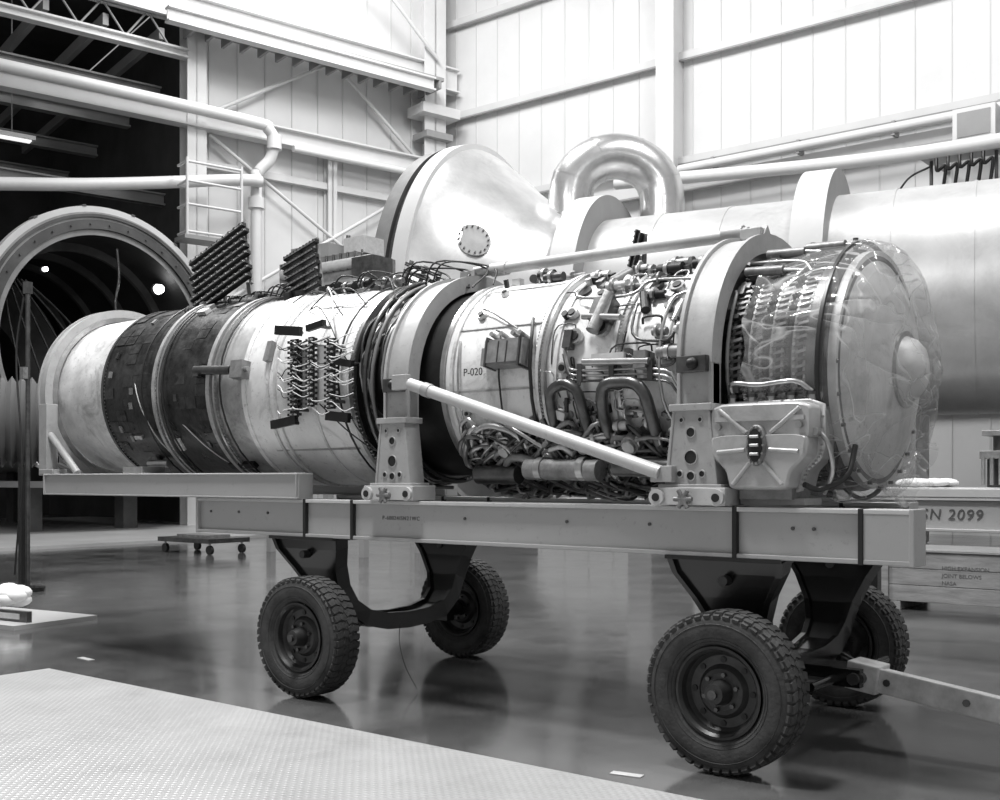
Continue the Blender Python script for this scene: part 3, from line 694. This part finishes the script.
o_=MB(); o_.box((1.98,3.2,1.60),(.36,.5,.64),'boxg'); o_.box((1.98,2.945,1.6),(.30,.01,.42),'steeld'); o_.box((1.98,3.2,1.935),(.40,.55,.03),'beamg'); o_.tube([(1.9,2.95,1.95),(1.85,2.9,2.06),(1.95,2.9,2.12),(2.05,3,1.96)],.01,'hose')
for i in range(3): o_.cyl((1.88+.1*i,2.94,1.72),(1.88+.1*i,2.925,1.72),.03,'boxl')
o_.build('control_cabinet',None,bevel=.004)
o_=MB()
for i in range(9): o_.sph((1.18+rnd.uniform(-.12,.12),2.80+rnd.uniform(-.1,.1),1.315),rnd.uniform(.05,.08),'white',(1.4,1,.45))
o_.build('folded_cloth')
def crate(name,x0,x1,y0,y1,z0,z1,txt):
    e=empty(name); c_=MB()
    cx,cy=(x0+x1)/2,(y0+y1)/2
    c_.box((cx,cy,(z0+z1)/2),(x1-x0-.04,y1-y0-.04,z1-z0-.02),'wood')
    nb=3
    for i in range(nb):
        z=z0+(i+.5)*(z1-z0)/nb; c_.box((cx,y0+.01,z),(x1-x0,.02,(z1-z0)/nb*.97),'wood')
    for x in (x0+.05,x1-.05): c_.box((x,y0-.015,(z0+z1)/2),(.09,.03,z1-z0),'wood')
    c_.box((cx,cy,z1+.012),(x1-x0+.04,y1-y0+.04,.024),'wood')
    for x in (x0+.15,cx,x1-.15): c_.box((x,cy,z0-.045),(.12,y1-y0,.09),'wood')
    c_.build('crate_body',e,bevel=.004)
    for i,l in enumerate(txt): text(l,(x0+.62,y0-.002,z1-.17-.075*i),.055,e,'stencil_%d'%(i+1),k='inkg')
crate('wooden_crate',-.25,2.2,5.9,6.8,.09,.60,['HIGH EXPANSION','JOINT BELOWS','NASA'])
crate('wooden_crate',.9,3.5,7.6,8.6,.09,.95,[])

# ------------------------------------------------------------------ room
fl=MB(); fl.box((-15,6,-.1),(70,40,.2),'floor'); fl.build('floor')
mt=MB(); mt.box((.70,-3.97,.006),(8.55,5.20,.012),'plate'); mt.build('diamond_plate_mat')
tp=MB(); tp.box((1.06,-1.2,.002),(.15,.05,.003),'boxl',(0,0,10)); tp.build('floor_tape')
tp=MB(); tp.box((-3.8,-.95,.002),(.18,.05,.003),'boxl',(0,0,-5)); tp.build('floor_tape')

wb=MB(); wb.box((0,21.8,10),(40,.2,20),'wall'); wb.build('wall_back')
tb=MB()
for i in range(46):
    x=-19.5+i*.86; tb.box((x,21.69,10),(.035,.02,20),'wallrib')
for z,hh,dep in ((13.0,.20,.25),(16.0,.2,.25),(9.45,.30,.35),(10.1,.18,.3),(6.5,.2,.25),(3.2,.2,.25)):
    tb.box((0,21.7-dep/2,z),(39.6,dep,hh),'girt'); tb.box((0,21.7-dep+.02,z-hh/2-.02),(39.6,.03,.05),'beamg')
tb.build('trim_1')
cb=MB()
for x in (-11.35,-1.0):
    cb.box((x,20.95,10),(.55,.05,20),'beam'); cb.box((x,21.33,10),(.30,.72,20),'beam')
cb.build('wall_column')
pb=MB()
pb.cyl((-11,21.1,9.75),(19,21.1,9.75),.12,'beam',16); pb.cyl((-11,21.2,9.2),(19,21.2,9.2),.07,'beamg',12)
for i in range(12): pb.box((-10+i*2.4,21.25,9.75),(.08,.35,.35),'beamg')
pb.build('wall_pipe')

# left wall frame
CX=Vector((-19.93,21.7,0)); D=Vector((-.236,-.972,0)).normalized(); NR=Vector((.972,-.236,0)).normalized()
LR=Matrix((D,NR*-1,Vector((0,0,1)))).transposed()
if LR.determinant()<0: LR=Matrix((D,NR,Vector((0,0,1)))).transposed()
def Lp(s_,off,z): return CX+D*s_+NR*off+Vector((0,0,z))
def lbox(mb,s0,s1,o0,o1,z0,z1,k): mb.box(Lp((s0+s1)/2,(o0+o1)/2,(z0+z1)/2),(abs(s1-s0),abs(o1-o0),abs(z1-z0)),k,LR)
wl=MB(); lbox(wl,-.2,8.5,-.2,0,0,20,'wall'); lbox(wl,8.5,26,-.2,0,15.6,20,'wall'); wl.build('wall_left')
tl=MB()
for i in range(10): lbox(tl,.4+i*.86,.44+i*.86,0,.03,0,20,'wallrib')
for z in (10.1,6.4,3.0): lbox(tl,0,8.5,0,.25,z-.1,z+.1,'girt')
tl.build('trim_2')
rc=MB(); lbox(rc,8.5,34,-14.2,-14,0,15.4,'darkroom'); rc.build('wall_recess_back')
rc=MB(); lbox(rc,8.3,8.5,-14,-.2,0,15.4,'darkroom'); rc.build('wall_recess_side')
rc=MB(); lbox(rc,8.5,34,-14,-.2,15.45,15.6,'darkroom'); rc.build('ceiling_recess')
bm=MB()
def ibeam(s0,s1,off,z,hh,w,k='beam'):
    lbox(bm,s0,s1,off-w/2,off+w/2,z+hh/2-.05,z+hh/2,k); lbox(bm,s0,s1,off-w/2,off+w/2,z-hh/2,z-hh/2+.05,k); lbox(bm,s0,s1,off-.03,off+.03,z-hh/2,z+hh/2,k)
ibeam(0,26,.6,14.1,.75,.4); ibeam(0,26,.5,11.2,.50,.4); ibeam(1.6,10,1.6,13.4,.40,.3)
lbox(bm,1.2,9,.4,1.6,13.6,13.7,'beamg')
for i in range(15): lbox(bm,1.3+i*.55,1.38+i*.55,.4,1.6,13.35,13.6,'beamg')
ibeam(9,26,.5,12.9,.25,.3); ibeam(9,26,-1.5,12.4,.3,.3,'beamg'); ibeam(9,26,-4,12.2,.35,.3,'beamg'); ibeam(9,30,-7,12.0,.35,.3,'beamg'); ibeam(9,30,-10,11.8,.35,.3,'beamg')
for i in range(9): lbox(bm,9.6+i*1.5,9.75+i*1.5,-13,.4,13.2,13.5,'beamg')
ibeam(8.5,26,-2.5,9.6,.35,.3,'beamg')
for i in range(12): bm.cyl(Lp(9.5+i*1.2,.5,13.0),Lp(10.1+i*1.2,.5,13.8),.03,'beamg',6); bm.cyl(Lp(10.1+i*1.2,.5,13.8),Lp(10.7+i*1.2,.5,13.0),.03,'beamg',6)
for s_,off,w in ((8.75,.3,.55),(1.0,.45,.8),(4.4,.2,.3)):
    z1=20 if s_!=4.4 else 11
    lbox(bm,s_-w/2,s_+w/2,off+w/2-.05,off+w/2,0,z1,'beam'); lbox(bm,s_-w/2,s_+w/2,off-w/2,off-w/2+.05,0,z1,'beam'); lbox(bm,s_-.03,s_+.03,off-w/2,off+w/2,0,z1,'beam')
lbox(bm,.3,1.7,.3,1.2,12.7,13.0,'beam'); lbox(bm,.5,1.5,.3,1.1,12.0,12.2,'beamg')
for a_,b_ in (((.6,6.2),(8.3,10.9)),((8.3,6.0),(.6,11.0)),((1.4,11.5),(4.2,13.7)),((8.3,11.5),(4.6,13.7)),((1.0,2),(8.3,6.2))):
    bm.cyl(Lp(a_[0],.35,a_[1]),Lp(b_[0],.35,b_[1]),.055,'beam',8)
bm.tube([Lp(1,1.0,14.5),Lp(4,1.3,16.5),Lp(8,1.2,17.5)],.06,'beam')
bm.build('steel_framing')
pp=MB()
pp.tube([Lp(26,1.1,11.3),Lp(12,1.1,11.3),Lp(7.4,1.1,11.25),Lp(6.9,1.1,11.15),Lp(6.7,1.1,10.8),Lp(6.8,1.0,10.3),Lp(7.1,.9,9.9),Lp(7.15,.9,9.3),Lp(7.15,.9,3)],.16,'beam',n=14)
pp.tube([Lp(7.15,1.2,9.6),Lp(8,1.2,9.5),Lp(12,1.3,8.7),Lp(16,1.3,8.1)],.16,'beam',n=14)
pp.cyl(Lp(6.7,1.1,11.0),Lp(6.7,1.1,10.6),.21,'beam'); pp.cyl(Lp(7.15,.9,9.2),Lp(7.15,.9,8.9),.23,'beam')
pp.tube([Lp(1.6,.9,10.8),Lp(3,.9,10.8),Lp(6,.9,10.8)],.10,'beam',n=10)
pp.build('overhead_piping')
ld=MB()
for s_ in (8.2,9.7): ld.cyl(Lp(s_,2.2,7.6),Lp(s_,2.2,9.6),.04,'beam',8)
for z in (7.7,8.4,9.0,9.5): ld.cyl(Lp(8.2,2.2,z),Lp(9.7,2.2,z),.035,'beam',8); ld.cyl(Lp(9.7,2.2,z),Lp(9.7,1.6,z),.035,'beam',8)
lbox(ld,8.1,9.8,1.6,2.3,7.5,7.6,'beamg'); ld.build('access_platform')
fx=MB(); fx.box(Lp(14,-3.5,11.0),(4.2,.35,.12),'beam',LR); fx.box(Lp(14,-3.5,10.92),(4.0,.22,.05),'tube',LR)
for e in (12.5,15.5): fx.cyl(Lp(e,-3.5,11),Lp(e,-3.5,15.38),.02,'beamg',6)
fx.build('fluorescent_lamp')

# test cell cylinder
cl=empty('test_cell'); v=MB(); O=(-20.2,9.6,4.5)
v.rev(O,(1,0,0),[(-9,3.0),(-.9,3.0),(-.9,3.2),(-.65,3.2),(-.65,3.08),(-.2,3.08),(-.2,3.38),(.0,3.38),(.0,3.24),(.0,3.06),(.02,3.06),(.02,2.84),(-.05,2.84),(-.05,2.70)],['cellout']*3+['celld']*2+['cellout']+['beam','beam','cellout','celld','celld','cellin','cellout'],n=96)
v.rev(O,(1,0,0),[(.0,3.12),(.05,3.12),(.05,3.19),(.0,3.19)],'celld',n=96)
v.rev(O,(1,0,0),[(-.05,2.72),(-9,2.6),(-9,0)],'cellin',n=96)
for a_ in (-1.5,-3,-4.5,-6): v.rev(O,(1,0,0),[(a_,2.72),(a_,2.5),(a_+.12,2.5),(a_+.12,2.72)],'celld',n=64)
v.rev(O,(1,0,0),[(-6.5,2.6),(-7.2,1.6),(-8.5,.9)],['celld','cellin'],n=64)
for i in range(36):
    t=2*math.pi*i/36; v.cyl((O[0]-.02,O[1]+2.95*math.cos(t),O[2]+2.95*math.sin(t)),(O[0]+.06,O[1]+2.95*math.cos(t),O[2]+2.95*math.sin(t)),.025,'celld',8)
for i in range(16):
    t=2*math.pi*(i+.5)/16; v.box((O[0]-.1,O[1]+3.39*math.cos(t),O[2]+3.39*math.sin(t)),(.22,.10,.05),'celld',(math.degrees(t)+90,0,0))
v.box((-24,9.6,1.2),(8,3.5,.15),'beamg')
for yy in (8.3,10.9): v.box((-21.5,yy,.9),(.4,.4,1.8),'celld'); v.box((-27,yy,.9),(.4,.4,1.8),'celld')
v.box((-21.8,9.6,2.5),(2.5,3.6,.1),'celld')
for i in range(6): v.tube([(-21,7.4+.1*i,6.0),(-21.2,7.6+.3*i,5.2),(-21,7.8+.5*i,3.8)],.025,'hose')
v.tube([(-20.5,10.0,7.0),(-20.5,10.05,6.3),(-20.5,9.95,5.6),(-20.5,10.1,5.0)],.035,'steeld')
v.build('cell_shell',cl)
lm=MB()
for yy,zz,rr in ((8.2,6.25,.05),(11.3,6.2,.11)): lm.sph((-20.6,yy,zz),rr,'lamp'); lm.cyl((-20.78,yy,zz),(-20.68,yy,zz),rr*1.3,'boxg')
lm.build('work_lights',cl)

# tank, cone, duct
tk=empty('exhaust_duct_vessel'); v=MB(); O=Vector((-13.08,14.23,4.78)); EX=Vector((.975,.222,0)).normalized()
nn=Vector((EX.y,-EX.x,0))
def T(s_,p,r): return O+EX*s_+nn*(r*math.cos(rad(p)))+Vector((0,0,r*math.sin(rad(p))))
v.rev(O,EX,[(.05,0),(.05,3.90),(.1,4.08),(.45,4.12),(.45,4.0),(.62,4.0),(.62,4.15),(.95,4.15),(.95,4.02)],['beamg','celld','cellout','celld','celld','cellout','beam','beam'],n=120)
v.rev(O,EX,[(.95,4.04),(1.15,3.90),(1.5,3.60),(2.0,3.12),(2.6,2.62),(3.1,2.32),(3.25,2.2)],'cone',n=120,shared=True)
v.rev(O,EX,[(3.2,2.2),(3.4,2.2),(3.4,2.72),(3.95,2.72),(3.95,2.2),(8.15,2.2),(8.15,2.72),(8.75,2.72),(8.75,2.2),(18,2.2)],['tank','beamg','beam','beamg','tank','beamg','beam','beamg','tank'],n=120)
for x in (5.2,6.6,9.8,11.2,12.6,14): v.rev(O,EX,[(x,2.2),(x,2.215),(x+.05,2.215),(x+.05,2.2)],'tank',n=96)
P=T(1.8,26,3.12); nrm=(nn*math.cos(rad(26))+Vector((0,0,math.sin(rad(26))))+EX*.75).normalized()
v.cyl(P-nrm*.1,P+nrm*.12,.32,'cone',32); v.cyl(P+nrm*.12,P+nrm*.17,.37,'cellout',32)
for i in range(16):
    u_=nrm.cross(Vector((0,0,1))).normalized(); w_=nrm.cross(u_); t=2*math.pi*i/16; q_=P+nrm*.17+(u_*math.cos(t)+w_*math.sin(t))*.31
    v.cyl(q_,q_+nrm*.04,.022,'steeld',6)
for s_ in (5,10,14): v.box(O+EX*s_+Vector((0,0,-3.3)),(.5,3.2,2.9),'beamg',(0,0,12.8))
v.box(O+EX*.6+Vector((0,0,-4.3)),(1.2,4,.95),'beamg',(0,0,12.8))
v.build('vessel_shell',tk)
u=MB(); P0=Vector((-10.2,14.74,0)); P1=Vector((-8.7,16.17,0)); pts=[P0+Vector((0,0,6.6)),P0+Vector((0,0,7.3))]
c0=(P0+P1)/2; rr=(P1-P0).length/2; ee=(P1-P0).normalized()
for i in range(9):
    t=math.pi*(1-i/8); pts.append(c0+ee*rr*math.cos(t)+Vector((0,0,7.6+rr*.9*math.sin(t))))
pts+=[P1+Vector((0,0,7.2)),P1+Vector((0,0,6.0))]
u.tube(pts,.50,'ductm',n=28,sub=4)
for i in (3,5,7,9):
    p_=pts[i]; tdir=(pts[i+1]-pts[i-1]).normalized(); u.cyl(p_-tdir*.03,p_+tdir*.03,.512,'ductm',28)
u.cyl(P0+Vector((0,0,6.7)),P0+Vector((0,0,7.15)),.62,'ductm',28)
u.build('bypass_duct',tk)
u=MB(); u.tube([(-12,19.5,9.2),(-4,19.6,8.6),(4,19.8,8.7),(15,20,8.7)],.16,'beam',n=12); u.build('steam_pipe')

# wall hoist box (upper right)
hb=MB(); DX,DZ=-2.1,-1.25
def hv(x,y_,z): return (x+DX,y_,z+DZ)
hb.box(hv(-1.0,20.4,10.45),(.9,.6,.75),'beam'); hb.box(hv(-1.0,20.09,10.45),(.7,.02,.55),'beamg'); hb.box(hv(-1.3,20.4,9.9),(1.7,.7,.12),'beamg'); hb.box(hv(-1.3,20.4,9.1),(1.4,.5,.08),'beamg')
for x in (-2.0,-.6): hb.cyl(hv(x,20.4,8.6),hv(x,20.4,10),.04,'celld')
for i in range(5): hb.tube([hv(-1.8+.25*i,20.1,9.8),hv(-1.75+.25*i,20.0,9.5),hv(-1.6+.25*i,20.1,9.6),hv(-1.65+.25*i,20.1,9.1)],.04,'hose')
hb.tube([hv(-2.0,20.3,9.7),hv(-2.5,20.3,9.5),hv(-2.9,20.2,8.9),hv(-3.3,20,8.5)],.025,'hose')
for x in (-2.0,-.6): hb.box(hv(x,21.0,9.9),(.1,1.4,.1),'beamg')
hb.build('wall_hoist')

# equipment stand behind engine
es=MB(); cx,cy=-10.9,8.5
es.box((cx,cy,4.7),(2.6,1.6,.12),'beamg')
for dx in (-1.2,1.2):
    for dy in (-.7,.7): es.box((cx+dx,cy+dy,2.32),(.12,.12,4.64),'beamg')
es.box((cx-.2,cy,5.05),(2.0,1.0,.5),'boxg'); es.box((cx-.5,cy,5.45),(1.0,.8,.25),'beamg'); es.cyl((cx-1.1,cy-.5,5.1),(cx+1.2,cy-.5,5.1),.10,'boxl'); es.box((cx+.6,cy-.1,5.45),(.5,.5,.3),'boxl')
for i in range(12): es.cyl((cx-1+.18*i,cy-.52,5.0),(cx-1+.18*i,cy-.52,5.3),.02,'steeld',6)
es.cyl((cx+.1,cy,5.5),(cx+.1,cy,5.75),.04,'steeld'); es.box((cx+1.1,cy-.4,4.95),(.5,.5,.4),'steeld')
es.build('hydraulic_equipment_stand')

# left side objects
dc=MB(); DD=Vector((-.5,-.87,0)).normalized(); S0=Vector((-9.95,2.35,2.08))
pr=[]
for i in range(40): pr.append((i*.06,.60 if i%2 else .51))
dc.rev(S0,DD,pr,'cable',n=48); dc.rev(S0,DD,[(0,.51),(-.02,.3),(.0,0)],'recess',n=48)
for i in range(20): dc.rev(S0,DD,[(i*.12-.03,.54),(i*.12,.50),(i*.12+.03,.54)],'ink',n=48)
dc.rev(S0,DD,[(2.34,.51),(2.36,.3),(2.36,0)],'recess',n=48)
for q_ in (.4,1.9):
    c_=S0+DD*q_
    for sx in (-1,1):
        b_=c_+Vector((DD.y,-DD.x,0))*sx*.45; dc.box((b_.x,b_.y,.74),(.08,.08,1.48),'black')
    dc.box((c_.x,c_.y,1.45),(1.1,.1,.08),'black',(0,0,-30))
dc.build('flexible_duct')
ps=MB(); X_,Y_=-8.85,1.35
ps.cyl((X_,Y_,0.03),(X_,Y_,3.65),.026,'steeld'); ps.cyl((X_,Y_,0),(X_,Y_,.05),.20,'black',24); ps.box((X_,Y_,3.62),(.08,.08,.14),'steeld'); ps.box((X_,Y_-.05,2.6),(.08,.06,.14),'boxg'); ps.tube([(X_,Y_-.05,3.5),(X_-.08,Y_-.1,2.8),(X_+.05,Y_-.1,1.5),(X_-.08,Y_-.12,.2)],.012,'hose'); ps.build('light_stand')
fb=MB(); fb.box((-6.45,-.15,.02),(1.4,.9,.04),'floor2',(0,0,8)); fb.box((-6.2,-.35,.09),(.8,.05,.10),'steeld',(0,0,8)); fb.box((-6.2,-.378,.09),(.6,.01,.05),'boxl',(0,0,8)); fb.build('floor_board')
bg=MB()
for i in range(10): bg.sph((-6.62+rnd.uniform(-.2,.2),-.12+rnd.uniform(-.1,.1),.16+rnd.uniform(0,.12)),rnd.uniform(.10,.15),'white',(1.3,1,.6))
bg.build('plastic_bag')
dl=MB(); dl.box((-12.9,6.9,.24),(1.5,.9,.08),'steeld'); dl.box((-12.9,6.9,.30),(.9,.5,.06),'boxg')
for dx in (-.65,.65):
    for dy in (-.35,.35): dl.cyl((-12.9+dx,6.9+dy-.03,.08),(-12.9+dx,6.9+dy+.03,.08),.08,'hose'); dl.cyl((-12.9+dx,6.9+dy,.1),(-12.9+dx,6.9+dy,.22),.02,'steel')
dl.build('caster_dolly')
pf=MB(); pf.box((-23,7.0,.03),(14,16,.06),'floor2'); pf.build('floor_pad')
cbx=MB(); cbx.box((-8.9,.2,1.0),(.5,.5,.9),'boxg'); cbx.box((-8.9,.2,.28),(.6,.6,.5),'steeld'); cbx.build('tool_cabinet',bevel=.01)

# ------------------------------------------------------------------ light
w=bpy.data.worlds.new('world'); sc.world=w; w.use_nodes=True
w.node_tree.nodes['Background'].inputs[0].default_value=(.85,.85,.85,1); w.node_tree.nodes['Background'].inputs[1].default_value=.43
def area(loc,size,e,target=None):
    l=bpy.data.lights.new('ceiling_light','AREA'); l.energy=e; l.size=size; o=bpy.data.objects.new('ceiling_light',l); sc.collection.objects.link(o); o.location=loc
    if target:
        o.rotation_euler=(Vector(target)-Vector(loc)).to_track_quat('-Z','Y').to_euler()
    return o
area((-1,-2.5,10),1.4,1050,(-1,0,1)); area((4.5,1,11),1.6,560,(.5,.5,1)); area((-8,0,11),1.8,1100,(-4,0,1)); area((-12,12,17),4,1350,(-14,17,5)); area((-2,13,17),4,1200,(-3,18,5)); area((-17,14,18),3,750,(-22,15,8))

cam=bpy.data.cameras.new('camera'); co=bpy.data.objects.new('camera',cam); sc.collection.objects.link(co)
co.location=(3.7,-5.49,1.35); cam.lens=39.6; cam.sensor_width=36; cam.shift_y=.078
fw=Vector((-.618,.786,0)); co.rotation_euler=fw.to_track_quat('-Z','Y').to_euler()
sc.camera=co
